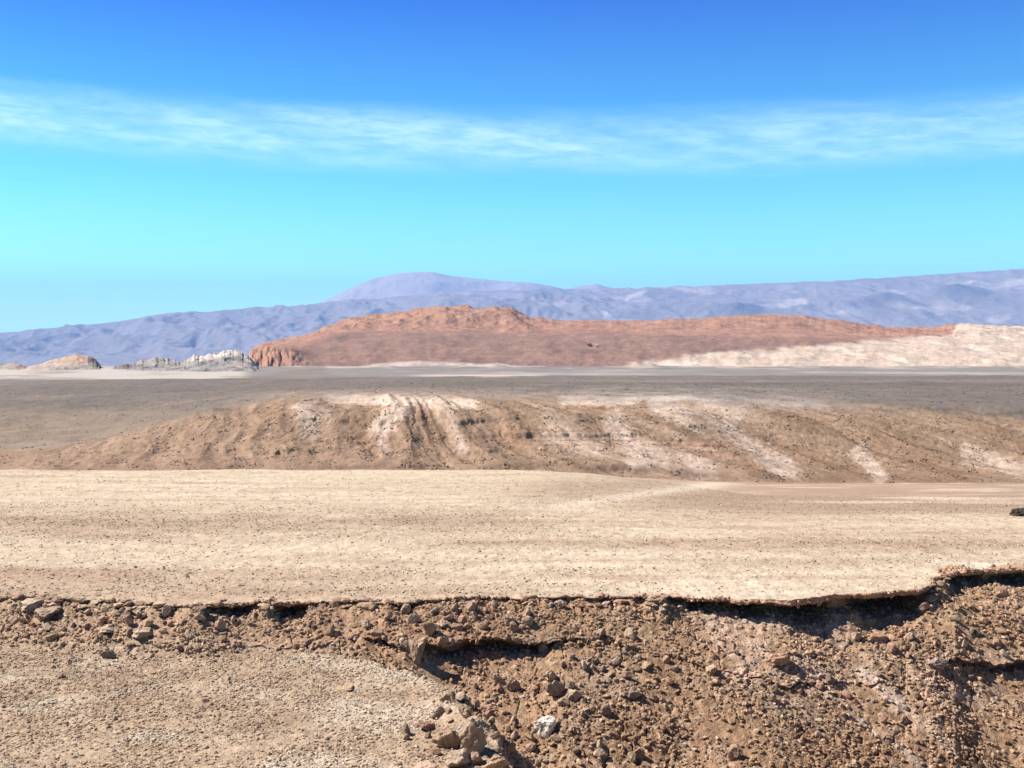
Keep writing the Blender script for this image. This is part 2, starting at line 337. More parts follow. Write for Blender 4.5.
cf *= (1+.22*fbm(Xf/.8,Yf/1.6,4,236)+.12*fbm(Xf/6,Yf/1.3,4,234)+.18*fbm(Xf/.25,Yf/.7,3,239))[...,None]
paint(cf, rgb(.36,.26,.18), ss(.1,.5,nm)*.4)
paint(cf, rgb(.42,.33,.24), ss(.9,.0,(Yf-Ye[None,:]))*.45)
paint(cf, rgb(.42,.27,.175), ss(6,0,(Yf-Ye[None,:]))*ss(560,300,Pf)*ss(-.3,.5,fbm(Xf/3,Yf/2,3,233))*.35)
bnd = np.zeros_like(Yf)
for (yc, hw, xa, xb, st_) in [(522,13,-300,560,.8),(544,6,420,1100,.75),(574,8,-300,420,.6),(592,7,-300,600,.55),(497,5,500,760,.7),(535,5,-300,300,.5),(508,6,640,1100,.45),(560,5,620,1000,.35)]:
    yw = yf+3.5*fbm(Xf/14,Yf*0,4,int(yc))*(yf-HY)/180+.4*hw*fbm(Xf/5,Yf/3,3,int(yc)+1)
    bnd = np.maximum(bnd, st_*np.exp(-((yw-yc)/hw)**2)*ss(xa-60,xa+60,Pf)*ss(xb+90,xb-90,Pf))
bnd = np.clip(bnd*(.75+.9*fbm(Xf/4,Yf/2,4,298)),0,1)
paint(cf, rgb(.31,.215,.145), bnd*.9)
cf *= np.array([.885,.85,.82])
# brown ground between terrace and hill on the right
brn = np.maximum(wr*ss(58,72,Yf+9*nf), .8*ss(640,760,Pf)*ss(519,509,yf+5*fbm(Xf/9,Yf/6,4,299)))
paint(cf, rgb(.285,.195,.132), brn*.95)
paint(cf, rgb(.29,.185,.12), brn*ss(.0,.5,nm)*.5)
paint(cf, rgb(.52,.40,.29), brn*ss(.0,.5,fbm(Xf/22,Yf/9,4,235))*.75)
dk = np.exp(-((Pf-575)/75)**2-((yf-487)/7)**2)
paint(cf, rgb(.29,.20,.13), dk*(.8+.6*nm))
paint(cf, rgb(.58,.47,.36), np.exp(-((yf-(503-(Pf-580)*.14))/4.2)**2)*ss(540,580,Pf)*ss(800,700,Pf)*.6)
# hill flank
tf = ss(184,189,Yf)
hc = np.zeros_like(cf); hc[:] = rgb(.25,.165,.108)
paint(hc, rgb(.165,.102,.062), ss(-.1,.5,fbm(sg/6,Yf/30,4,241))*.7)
paint(hc, rgb(.26,.165,.115), ss(0,.5,fbm(Xf/9,Yf/4,4,243))*.5)
paint(hc, rgb(.26,.16,.115), (f:= ss(0,.3,fbm(Xf/30,zhill/1.2,3,245)))*.4*ss(560,300,Pf))
pk = rgb(.44,.335,.265)
salt_m = ss(.60,.80,gul+.18*fbm(sg/2.5,Yf/14,3,247))                       # pale salt crust on the spurs
salt_m2 = ss(.1,.5,fbm(sg/9+3,Yf/60,3,249)+.25*fbm(Xf/1.2,Yf/2,3,250))  # patches of the same pale crust, spread by noise along the slope
paint(hc, pk, ss(.35,.6,salt_m2*.9+.35*fbm(Xf/1.1,Yf/1.6,3,252))*hm*ss(192,203,Yf)*.4*np.clip(.75+.8*fbm(Xf/1.1,Yf/1.6,3,251),0,1))
for (xa,ya,xb,yb,w,s) in [(652,400,800,474,11,.9),(608,412,640,470,13,.7),(700,398,742,420,22,.55),(540,436,715,470,16,.5),(855,448,885,482,8,.9),
                        (405,402,372,440,12,.75),(300,402,312,440,14,.6),(440,400,462,455,9,.7),(560,400,640,400,6,.9),(960,452,1030,470,12,.6),(600,430,720,474,14,.55),(330,398,480,404,6,.85),(150,420,100,446,4,.35)]:
    vx,vy = xb-xa,yb-ya; L2 = vx*vx+vy*vy
    tt = ((Pf-xa)*vx+(yf-ya)*vy)/L2
    dist = np.abs((Pf-xa)*vy-(yf-ya)*vx)/math.sqrt(L2)
    mk = np.exp(-(dist/w)**2)*ss(-.08,.05,tt)*ss(1.08,.9,tt); mk = ss(.18,.72,mk*s*1.15+.42*fbm(sg/1.7,Yf/3.2,4,int(xa)+1)+.16*fbm(Xf/.7,Yf/1.2,2,int(xb)))
    paint(hc, pk*1.06, mk*(.52+.46*s)*np.clip(.85+.8*fbm(Xf/1.6,Yf/1.6,4,int(xa)),0,1))
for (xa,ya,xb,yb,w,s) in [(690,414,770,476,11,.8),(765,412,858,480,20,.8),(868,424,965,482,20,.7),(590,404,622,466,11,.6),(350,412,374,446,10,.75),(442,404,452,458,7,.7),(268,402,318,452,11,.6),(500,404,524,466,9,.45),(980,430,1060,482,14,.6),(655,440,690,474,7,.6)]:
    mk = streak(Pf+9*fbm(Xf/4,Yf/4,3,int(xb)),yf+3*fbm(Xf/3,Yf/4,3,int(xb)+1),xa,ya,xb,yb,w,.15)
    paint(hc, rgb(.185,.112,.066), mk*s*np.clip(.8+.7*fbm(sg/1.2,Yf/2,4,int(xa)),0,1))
lay = ss(0,.35,gn(zhill/.45+fbm(Xf/20,Yf/20,2,9),Xf/40,255))
paint(hc, rgb(.23,.105,.065), lay*np.exp(-((zhill-z0)/1.5)**2)*np.clip(amp*1.5,0,1)*.9)
paint(hc, rgb(.24,.13,.095), lay*np.exp(-((zhill-z1)/.9)**2)*np.clip(amp1,0,1)*.6)
hc *= (1+.32*fbm(sg/1.3,Yf/3.2,4,259)+.30*fbm(Xf/.6,Yf/1.1,3,260)+.35*fbm(sg/7,Yf/22,3,261))[...,None]
# crest turning into the grey plain
gp = ss(8,-9,(yf-ip(Pf,[(-100,452),(0,450),(90,443),(190,416),(290,396),(420,394),(560,399),(700,404),(860,408),(960,414),(1024,420),(1200,428)]))+7*fbm(Xf/7,Yf/9,4,257)+5*fbm(Xf/2,Yf/3,3,258))
back = ss(228,236,Yf)*ss(330,180,Pf)
gp = np.maximum(gp, back)
gcol = np.zeros_like(hc); gcol[:] = GREY
paint(gcol, rgb(.195,.145,.105), ss(0,.6,fbm(Xf/40,Yf/25,4,261))*.6)
paint(gcol, rgb(.115,.10,.08), ss(.0,.5,fbm(Xf/60,Yf/90,4,263))*.6)
paint(gcol, rgb(.23,.165,.11), ss(398,425,yf)*ss(340,100,Pf)*.55)
paint(gcol, rgb(.30,.255,.215), np.exp(-((Pf-(650))/170)**2-((yf-400)/13)**2)*np.clip(.45+1.5*fbm(Xf/5,Yf/10,4,265),0,1)*.8)
paint(gcol, rgb(.46,.40,.35), np.exp(-((Pf-800)/65)**2-((yf-411-(Pf-800)*.06)/9)**2)*np.clip(.7+1.2*fbm(Xf/3,Yf/6,4,266),0,1)*.85)
paint(gcol, rgb(.50,.42,.36), np.exp(-((Pf-665)/38)**2-((yf-398.5)/2.6)**2)*.8)
paint(gcol, rgb(.42,.34,.28), np.exp(-((Pf-400)/110)**2-((yf-396)/5)**2)*np.clip(.5+1.5*fbm(Xf/4,Yf/6,4,267),0,1)*.9)
gcol *= (1+.30*fbm(Xf/3.5,Yf/6,4,281)+.22*fbm(Xf/1.1,Yf/2.5,3,283)+.25*fbm(Xf/22,Yf/10,4,285))[...,None]
paint(gcol, rgb(.07,.05,.035), ss(.42,.6,fbm(Xf/5,Yf/3,4,287))*ss(392,404,yf)*ss(330,250,Pf)*.7)
for (yc_, hw_, xa_, xb_, c_, st_) in [(384,2.2,420,1100,(.085,.07,.056),.6),(381,1.2,560,1100,(.24,.20,.17),.5),(405,4,-200,130,(.09,.075,.055),.5),(413,2,-200,200,(.20,.15,.105),.5),(432,5,-200,120,(.19,.135,.09),.6),(389,2.5,-200,300,(.095,.08,.064),.5),(446,3,10,75,(.30,.24,.19),.6)]:
    yw_ = yf+2.0*fbm(Xf/25,Yf*0,4,int(yc_)); paint(gcol, rgb(*c_), st_*np.exp(-((yw_-yc_)/hw_)**2)*ss(xa_-50,xa_+50,Pf)*ss(xb_+50,xb_-50,Pf)*np.clip(.6+1.3*fbm(Xf/16,Yf/20,4,int(yc_)+2),0,1))
hc += (gcol-hc)*gp[...,None]
# further bands
fb = ss(540,680,Yf+170*fbm(Xf/45,Yf/200,4,295))
fc = np.zeros_like(hc); fc[:] = rgb(.185,.16,.14)
paint(fc, rgb(.33,.285,.25), ss(.02,.4,fbm(Xf/160,Yf/130,4,271))*.6*ss(300,500,Pf))
paint(fc, rgb(.45,.37,.32), np.exp(-((yf-376)/1.6)**2)*ss(400,440,Pf)*ss(560,530,Pf)*.9)
paint(fc, rgb(.30,.19,.13), np.exp(-((Pf-500)/60)**2-((yf-379)/2)**2)*.6)
fc *= (1+.25*fbm(Xf/30,Yf/60,4,289))[...,None]
paint(fc, rgb(.40,.345,.295), ss(255,235,Pf+8*nf)*ss(660,760,Yf)*.85)
paint(fc, rgb(.44,.36,.30), ss(.02,.25,fbm(Xf/55,Yf/120,4,291))*ss(1100,1280,Yf)*ss(240,330,Pf)*.75)
paint(fc, rgb(.16,.105,.075), ss(.05,.3,fbm(Xf/75,Yf/90,4,293))*ss(700,400,Pf)*.5)
paint(fc, rgb(.42,.35,.30), streak(Pf,yf,830,383,980,385,1.6)*.9)
hc += (fc-hc)*fb[...,None]
cf += (hc-cf)*tf[...,None]
col[far] = cf
col = np.clip(col, .02, .8)
co = np.stack([X, Y, Z], -1)
me = make_mesh('ground', co.reshape(-1,3), grid_faces(nr, nc), col.reshape(-1,3))
ground = structure('ground', me, MAT_GROUND)

# ------------------------------------------------------------------ far landforms, each a relief grid standing on the ground
def landform(name, pxs, Yrows, zfun, colfun, mat):
    P, YY = np.meshgrid(np.asarray(pxs, float), np.asarray(Yrows, float))
    XX = (P-CX)/F*YY
    ZZ = zfun(P, XX, YY)
    PY = HY-F*ZZ/YY
    cc = np.clip(colfun(P, XX, YY, ZZ, PY), .02, .85)
    m = make_mesh(name, np.stack([XX,YY,ZZ],-1).reshape(-1,3), grid_faces(*P.shape), cc.reshape(-1,3))
    return structure(name, m, mat)

# red mesa with the pale badlands running up its right end
crest = [(232,372),(244,368),(250,352),(262,345),(300,338),(318,331),(345,320),(372,316),(395,314),(420,310),(445,306),(462,306),(480,310),(497,308),(512,309),(530,318),(560,321),
         (620,321),(700,319),(760,315),(790,315),(840,321),(870,326),(900,329),(930,328),(960,325),(990,326),(1024,328),(1200,330),(1500,345)]
mid = [(232,374),(244,371),(252,350),(290,341),(330,334),(400,333),(500,334),(560,334),(640,334),(720,333),(800,334),(860,338),(930,340),(1024,342),(1200,344),(1500,350)]
def mesa_z(P, XX, YY):
    t = YY+45*fbm(P/40, YY/200, 3, 301)
    zb = -34.0
    zm = zat(ip(P, mid), 1950.); zc_ = zat(ip(P, crest)+.9*fbm(P/9,P*0,3,303), 2450.)
    a = np.where(t < 1480, zb, 0)
    p1 = np.clip((t-1480)/(1950-1480), 0, 1); p2 = np.clip((t-1950)/500, 0, 1); p3 = np.clip((t-2450)/500, 0, 1)
    z = zb+(zm-zb)*(p1**.85); z = z+(zc_-zm)*ss(0,1,p2); z = z+(-40-zc_)*ss(0,1,p3)
    cliff = ss(320,262,P)                                      # steep left end
    zq = zb+(zm-zb)*ss(.05,.4,p1+.05*fbm(P/5,YY/50,3,305)); z = np.where(p2 <= 0, lerp(z, zq, cliff), z)
    am = ss(.0,.25,p1)*(1-ss(0.1,1,p3))
    up = ss(.0,.5,p2)*ss(560,520,P)+.45*ss(0,.5,p2)*ss(520,560,P)+.35*ss(800,900,P)
    z = z+am*(1.5*(ridge(XX/260+YY/700,YY/260,4,307)-.55)+up*17*(ridge((XX+.3*YY)/110,YY/130,5,309,.55)-.62))
    return z
RB = rgb(.215,.125,.09); RR = rgb(.295,.155,.10); PB = rgb(.45,.34,.26)
def mesa_c(P, XX, YY, ZZ, PY):
    c = np.zeros(P.shape+(3,)); c[:] = RB; spk = 1+.16*fbm(XX/14,YY/30,4,325)+.18*fbm(XX/90,YY/25,4,327)
    n = fbm(XX/120,YY/160,4,311)
    paint(c, rgb(.135,.08,.058), ss(0,.5,n)*.5)
    top = ss(6,-3,PY-ip(P,[(232,380),(300,348),(330,333),(400,329),(500,331),(600,331),(700,334),(800,338),(880,338),(1024,338)])+3*n)
    paint(c, RR, top*.85)
    paint(c, RR*1.08, ss(315,262,P)*ss(351,356,PY)*.8)
    paint(c, rgb(.37,.22,.145), top*ss(.15,.5,fbm(XX/40,YY/90,3,313))*.6)
    b = ip(P,[(600,375),(625,364),(680,357),(740,351),(800,347),(850,342),(900,338),(940,336),(952,333),(958,322),(965,300),(1500,300)])
    pm = ss(-2.5,2.5,PY-b+4*fbm(XX/30,YY/260,4,315)+3*fbm(XX/90,YY/60,3,317))*ss(600,640,P)
    paint(c, PB, pm*.95)
    paint(c, rgb(.55,.46,.37), pm*ss(.1,.5,fbm(XX/50,YY/90,4,319))*.8)
    paint(c, rgb(.36,.26,.195), pm*ss(.1,.5,fbm(XX/70+4,YY/50,4,321))*.35)
    lm = ss(-1,1.5,PY+2*fbm(XX/30,YY/60,3,323)-ip(P,[(200,390),(345,371),(375,363),(420,361),(500,364),(560,369),(610,380)]))
    paint(c, rgb(.42,.34,.28), lm*.8)
    return c*spk[...,None]
landform('mesa', np.linspace(230,1500,1500), np.concatenate([np.linspace(1400,2000,110),np.linspace(2006,2500,110),np.linspace(2510,3000,16)]), mesa_z, mesa_c, MAT_MESA)

# pale eroded outcrop hills on the left
cr = [(-400,366),(-100,364),(0,363),(20,362),(27,366),(38,364),(52,359),(66,356),(76,354),(88,355),(96,359),(101,367),(112,368),(120,365),(132,364),(142,360),(160,358),(172,359),(180,362),(190,357),(205,355),(222,352),(236,350),(244,353),(252,360),(260,370),(275,376),(300,379)]
def out_z(P, XX, YY):
    zb = zat(384., YY)
    t = YY+25*fbm(XX/60,YY/60,3,331)
    zc_ = zat(ip(P, cr)+1.2+(4.6*fbm(P/10,P*0,5,333,.65)-.8)*ss(80,98,P)+1.3*fbm(P/9,P*0,4,336), 1230.)
    fz = zat(ip(P,[(-400,373),(0,373),(60,372),(100,373),(150,371),(200,367),(250,368),(262,374),(300,378)]),1060.)
    z = np.where(t<1060, lerp(zb, fz, ss(985,1060,t)), lerp(fz, zc_, ss(1080,1230,t)**.8))
    z = z+(-34-z)*ss(1240,1330,t)
    z = z+ss(1000,1060,t)*ss(1330,1240,t)*(4.5*(ridge(XX/34+.5*fbm(XX/20,YY/20,2,337),YY/26,5,335,.6)-.62))
    return z
def out_c(P, XX, YY, ZZ, PY):
    c = np.zeros(P.shape+(3,)); c[:] = rgb(.30,.262,.225)
    n = fbm(XX/25,YY/40,4,341)
    paint(c, rgb(.19,.16,.14), ss(-.05,.3,n)*.8)
    paint(c, rgb(.30,.19,.14), ss(.0,.4,fbm(XX/35,YY/35,3,343))*.6*ss(367,360,PY))
    paint(c, rgb(.40,.29,.22), np.exp(-((P-72)/28)**2-((PY-360)/7)**2)*.8)
    paint(c, rgb(.50,.44,.37), ss(369,373,PY)*ss(250,120,P)*.85)
    c *= (1+.4*fbm(XX/6,YY/12,4,347))[...,None]
    paint(c, rgb(.36,.22,.15), np.exp(-((P-75)/30)**2)*ss(367,361,PY)*.6+np.exp(-((P-25)/20)**2)*.4)
    paint(c, rgb(.24,.215,.20), ss(125,140,P)*ss(240,215,P)*ss(-4,0,PY-ip(P,cr)-4)*.7); rim = ss(180,200,P)*ss(7,3,PY-ip(P,cr))
    paint(c, rgb(.48,.42,.36), rim*.9)
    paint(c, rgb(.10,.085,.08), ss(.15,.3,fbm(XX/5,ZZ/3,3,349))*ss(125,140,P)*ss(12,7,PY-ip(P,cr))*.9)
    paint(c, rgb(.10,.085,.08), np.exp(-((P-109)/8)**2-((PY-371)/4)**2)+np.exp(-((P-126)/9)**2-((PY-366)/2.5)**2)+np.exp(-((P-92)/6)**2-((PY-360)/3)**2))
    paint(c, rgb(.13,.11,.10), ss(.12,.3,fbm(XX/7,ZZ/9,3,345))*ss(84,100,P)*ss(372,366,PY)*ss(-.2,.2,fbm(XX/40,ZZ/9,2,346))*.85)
    return c
landform('badland_hills', np.linspace(-400,300,1000), np.linspace(980,1335,150), out_z, out_c, MAT_MESA)

# mountain range and the high volcano behind it
rg = [(-1500,360),(-500,345),(-200,340),(0,334),(50,329),(100,324),(150,316),(190,312),(250,309),(300,306),(340,301),(400,297),(450,292),(520,290),(600,289),(700,286),(760,284),(850,280),(900,277),(960,273),(1024,268),(1300,258),(2500,250)]
def rg_z(P, XX, YY):
    zc_ = zat(ip(P, rg)+1.0*fbm(P/16,P*0,4,351), 21000.)
    t = np.clip((YY-14000)/7000, 0, 1); b = np.clip((YY-21000)/4000,0,1)
    z = -240+(zc_+240)*(.35*t+.65*ss(0,1,t))
    am = ss(.04,.5,t)*(1-.8*ss(.82,1,t))
    z = z+am*(520*(ridge((XX+.4*YY)/1700+.5*fbm(XX/3000,YY/3000,3,355),YY/2600,6,353,.56)-.62)*np.interp(P,[-500,200,600,760,1024],[.75,.75,.6,.4,.35]))
    z += 200*np.maximum(0,1-np.hypot((P-884)/44,(YY-18200)/650))*.6+200*np.maximum(0,1-np.hypot((P-958)/36,(YY-18600)/600))*.7+130*np.maximum(0,1-np.hypot((P-738)/26,(YY-18000)/500))*.8
    return z*(1-b)-300*b
def rg_c(P, XX, YY, ZZ, PY):
    c = np.zeros(P.shape+(3,)); c[:] = rgb(.23,.20,.20)
    paint(c, rgb(.16,.135,.14), ss(0,.5,fbm(XX/1500,YY/2500,4,361))*.7)
    paint(c, rgb(.42,.36,.33), ss(.12,.45,fbm((XX)/1300,YY/700,4,363))*ss(300,700,P)*.85)
    for px, Yc in ((880,18200),(958,18600),(740,18000)): paint(c, rgb(.10,.085,.09), np.exp(-((P-px)/26)**2-((YY-Yc)/400)**2+.5*fbm(XX/500,YY/500,3,365))*.9)
    return c
landform('mountain_range', np.linspace(-1300,2300,1700), np.concatenate([np.linspace(14000,21000,220),np.linspace(21300,25000,10)]), rg_z, rg_c, MAT_MOUNT)
vc = [(200,330),(300,309),(322,302),(345,291),(370,280),(395,274),(415,272.5),(432,272),(452,276),(470,278),(500,281),(530,283),(550,286),(566,290),(580,286),(597,284),(612,288),(650,292),(760,300)]
def vc_z(P, XX, YY):
    r = (YY-30000)/1000.
    zc_ = zat(ip(P, vc)+.5*fbm(P/12,P*0,3,371), 30000.)
    f_ = np.exp(-np.abs(r)*.28)*1.0
    z = -300+(zc_+300)*(1-ss(0,6,np.abs(r)))
    return z+230*(ridge(XX/2300+.4*fbm(XX/2000,YY/2000,2,375),YY/2600,5,373)-.6)*(1-ss(0,6,np.abs(r)))*ss(0,1.5,np.abs(r))
def vc_c(P, XX, YY, ZZ, PY):
    c = np.zeros(P.shape+(3,)); c[:] = rgb(.40,.33,.30)
    paint(c, rgb(.17,.15,.15), ss(0,.5,fbm(XX/1500,YY/2500,4,381))*.7); return c
landform('volcano', np.linspace(200,760,420), np.linspace(24500,36500,120), vc_z, vc_c, MAT_MOUNT)

# ------------------------------------------------------------------ ROCKS
import bmesh
def ico(sub):
    bm = bmesh.new(); bmesh.ops.create_icosphere(bm, subdivisions=sub, radius=1)
    v = np.array([x.co[:] for x in bm.verts]); f = np.array([[x.index for x in q.verts] for q in bm.faces]); bm.free(); return v, f
ICO = {s: ico(s) for s in (1,2,3,4)}
def rock_shape(sub, seed, planes=14, rough=.06, flatness=1.):
    r = np.random.default_rng(seed); v, f = ICO[sub]
    n = r.normal(size=(planes,3)); n /= np.linalg.norm(n,axis=1)[:,None]; dd_ = r.uniform(.42,.9,planes)
    dots = v@n.T; rad = np.where(dots > .08, dd_/np.maximum(dots,.08), 9).min(1); rad = np.minimum(rad, 1.12)
    p = v*rad[:,None]
    nn = gn(p[:,0]*2.3+seed, p[:,1]*2.3+p[:,2]*1.7, seed)+.5*gn(p[:,0]*5+seed, p[:,2]*5+p[:,1]*3, seed+3)+.3*gn(p[:,1]*11, p[:,2]*11+p[:,0]*7, seed+5)+.2*gn(p[:,0]*21, p[:,2]*21+p[:,1]*13, seed+6)
    p = p*(1+rough*nn)[:,None]; p *= r.uniform(.75,1.1,3)*np.array([1,1,flatness])
    return p, f
def rock_mesh(seed, tint, sub=4, **k):
    p, f = rock_shape(sub, seed, **k)
    p = p-[0,0,p[:,2].min()*.62]            # a third of the rock is bedded in the ground; origin at ground level
    c = np.zeros((len(p),3)); c[:] = tint
    c *= (1+.25*gn(p[:,0]*3+p[:,2]*2,p[:,1]*3,seed+9))[:,None]
    me = make_mesh('rock', p, f, np.clip(c,.02,.85), smooth=False)
    me.materials.append(MAT_ROCK); return me
# surface points in view for placing things
S = co[64:i600].reshape(-1,3); SP = CX+F*S[:,0]/S[:,1]; SQ = HY-F*S[:,2]/S[:,1]
_m = (SP > -10)&(SP < 1034)&(SQ > 380)&(SQ < 790); S = S[_m]; SP = SP[_m]; SQ = SQ[_m]
_key = ((SQ/2.).astype(int))*2000+((SP+20)/2.).astype(int)
_o = np.argsort(-S[:,1]); LUT = np.full(2000*500, -1); LUT[_key[_o]] = _o      # nearest surface point wins
def ground_at(px, py):
    kx = int((px+20)/2); ky = int(py/2)
    for r_ in range(0, 8):
        for q in (ky+r_, ky-r_):
            v = LUT[q*2000+kx]
            if v >= 0: return S[v]
    return S[np.argmin((SP-px)**2+(SQ-py)**2)]
TAN = rgb(.36,.25,.165); GR = rgb(.28,.20,.14); RD = rgb(.33,.20,.135); DK = rgb(.15,.115,.09); WH = rgb(.72,.64,.54); PK = rgb(.40,.275,.20); GB = rgb(.37,.275,.195)
big_rocks = [ # px, py of base, width, height (photo px), tint, flatness, label, short name
 (417,660,24,27,TAN*.85,1.0,'big upright tan block at the left end of the dark undercut hollow','the big upright tan block'),
 (431,634,15,16,GR,1.0,'grey brown block resting just behind the big upright tan block',None),
 (440,627,13,10,PK,.9,'pinkish block beside the grey one above the left end of the undercut',None),
 (403,647,11,9,GB*1.2,.9,'small whitish block touching the left side of the upright tan block',None),
 (545,735,22,21,WH*.95,.95,'bright white boulder, the only white one, lying on the brown slope','the white boulder'),
 (554,697,22,18,GR,.9,'squarish grey brown boulder, biggest of the cluster above the white boulder','the squarish grey boulder'),
 (553,679,13,11,GB,.9,'small pale block standing right behind the squarish grey brown boulder',None),
 (575,699,16,10,GB,.6,'flat pale slab lying to the right of the squarish grey brown boulder',None),
 (571,688,10,9,GR,.9,'small brown block between the pale slab and the squarish boulder',None),
 (513,688,15,13,GR,.9,'angular brown block, right one of the pair below the undercut','the angular block of the pair'),
 (499,682,15,11,TAN,.8,'tan block, left one of the pair below the undercut',None),
 (42,617,26,10,GR,.4,'flat grey slab on the far left bank, lower of two','the lower flat slab at far left'),
 (33,607,26,9,GB,.4,'flat pale slab on the far left bank, upper of two',None),
 (138,616,15,9,TAN,.5,'overhanging tan slab at the lip left of the left cave','the tan slab at the left lip'),
 (107,631,24,7,GB,.35,'thin pale slab halfway down the left bank',None),
 (142,634,22,7,GB,.35,'longer thin pale slab in the middle of the left bank',None),
 (108,656,16,9,DK*1.4,.7,'dark stone at the foot of the left bank','the dark stone at the left bank foot'),
 (474,752,30,38,GB*.8,1.2,'tall pale grey boulder, largest of the heap at the broken corner of the lower flat','the tall pale boulder of the heap'),
 (446,747,30,24,TAN*.8,.8,'wide orange brown boulder left of the tall pale boulder in the heap','the wide brown boulder of the heap'),
 (427,729,20,9,RD*.85,.7,'low reddish boulder at the upper left of the heap',None),
 (489,716,17,14,RD,.9,'reddish brown boulder beyond the black gap above the heap','the reddish boulder beyond the gap'),
 (465,716,15,14,GR,.9,'grey boulder on the left rim of the black gap in the heap',None),
 (455,764,26,17,GB,.6,'flat topped yellowish boulder at the front of the heap','the flat yellowish boulder in front'),
 (424,774,26,14,PK,.6,'pinkish boulder cut by the bottom edge left of the heap','the pinkish boulder at the bottom edge'),
 (495,771,26,18,TAN,.8,'rounded brown boulder at the bottom edge right of the heap',None),
 (508,752,15,14,GR,.9,'small grey boulder on the right side of the heap',None),
 (457,737,20,14,DK*1.6,.8,'dark brown boulder wedged behind the tall pale boulder',None),
 (781,663,26,12,RD,.7,'dark reddish ledge block under the middle of the long cave slope','the reddish ledge block'),
 (880,640,20,9,RD,.7,'reddish block directly below the right end of the long cave','the reddish block under the cave end'),
 (857,638,16,8,TAN,.7,'tan block left of the reddish block under the cave end',None),
 (938,669,22,12,DK*1.6,.7,'dark brown block with a shaded underside on the right slope','the dark block on the right slope'),
 (1002,596,16,9,RD,.8,'round reddish stone under the far right hollow','the round stone under the far right hollow'),
 (712,672,14,10,TAN,.9,'tan stone alone in the middle of the slope below the long cave','the lone tan stone below the cave'),
 (734,757,18,14,TAN*.8,.9,'brown block at the bottom edge right of centre','the brown block at the bottom edge'),
 (638,757,15,11,GR,.9,'grey block near the bottom edge, right of the white boulder','the grey block near the bottom edge'),
 (634,697,15,12,DK*1.7,.9,'dark block on the slope to the right of the grey cluster','the dark block right of the cluster'),
 (600,636,13,10,GR,.9,'small grey block right of the undercut hollow','the grey block right of the undercut'),
 (364,627,13,10,PK,.9,'pinkish stone on the bank above the short left hollow','the pinkish stone on the bank'),
 (510,622,12,10,GB,.9,'pale stone on the rubble bank above the undercut','the pale stone above the undercut'),
 (560,606,13,8,PK*.9,.7,'pinkish stone right at the terrace lip above the undercut',None),
 (1019,514,20,8,DK*.35,.8,'jagged black rock standing alone on the brown flat at far right','the jagged black rock'),
 (345,689,22,3,rgb(.34,.235,.15),.35,'thin flat light brown slab lying alone on the lower gravel flat',None)]
landmarks = []
def add_rock(px, py, w, h, tint, fl_, label, seed, group=None, sub=4):
    p = ground_at(px, py) if py > 420 else None
    s = p[1]/F
    me = rock_mesh(seed, tint, sub, planes=11, rough=.55 if 'jagged black' in label else .2)
    v = np.empty(len(me.vertices)*3, np.float32); me.vertices.foreach_get('co', v); v = v.reshape(-1,3)
    ext = v.max(0)-v.min(0); vis = v[:,2].max()
    v[:, :2] *= (w*s)/ext[0]; v[:,1] *= .8 if fl_ > .5 else 1.2
    v[:,2] *= (h*s)/vis*.92; me.vertices.foreach_set('co', v.ravel()); me.update()
    o = link('boulder' if w*s > .45 else 'stone', me)
    o.location = p+np.array([0, .1*w*s, 0]); o.rotation_euler = (random.uniform(-.08,.08), random.uniform(-.1,.1), random.uniform(-.35,.35))
    o['label'] = label; o['category'] = 'boulder' if w*s > .45 else 'stone'
    if group: o['group'] = group
    return o
for i, (px,py,w,h,tint,fl_,label,short) in enumerate(big_rocks):
    if label is None: continue
    o = add_rock(px,py,w,h,tint,fl_,label,1000+i)
    if short: landmarks.append((px,py,short))

# small outcrop breaking the red slope of the mesa
def outcrop(px, py, Yd, w, h, tint, label, seed):
    me = rock_mesh(seed, tint, 4, planes=10, rough=.2); s = Yd/F
    v = np.empty(len(me.vertices)*3, np.float32); me.vertices.foreach_get('co', v); v = v.reshape(-1,3); ext = v.max(0)-v.min(0)
    v *= [w*s/ext[0], w*s/ext[0], h*s/v[:,2].max()]; me.vertices.foreach_set('co', v.ravel()); me.update()
    me.materials.clear(); me.materials.append(MAT_MESA)
    o = link('rock_outcrop', me); o.location = ((px-CX)/F*Yd, Yd, zat(py, Yd)); o['label'] = label; o['category'] = 'rock outcrop'
    return o
def mesa_hit(px, py):
    Ys = np.linspace(1450,2500,600); P = np.full_like(Ys, px); z = mesa_z(P[None], ((P-CX)/F*Ys)[None], Ys[None])[0]
    q = HY-F*z/Ys; i = np.argmax(q <= py); return Ys[i]
outcrop(590,346.2,mesa_hit(590,346.2),6,3,rgb(.10,.06,.045),'dark rock outcrop on the brown red slope of the mesa, left of the pale one',2001)
outcrop(597,347.2,mesa_hit(597,347.2),4,4,rgb(.40,.30,.25),'pale pointed rock outcrop on the slope of the mesa, right of the dark one',2002)

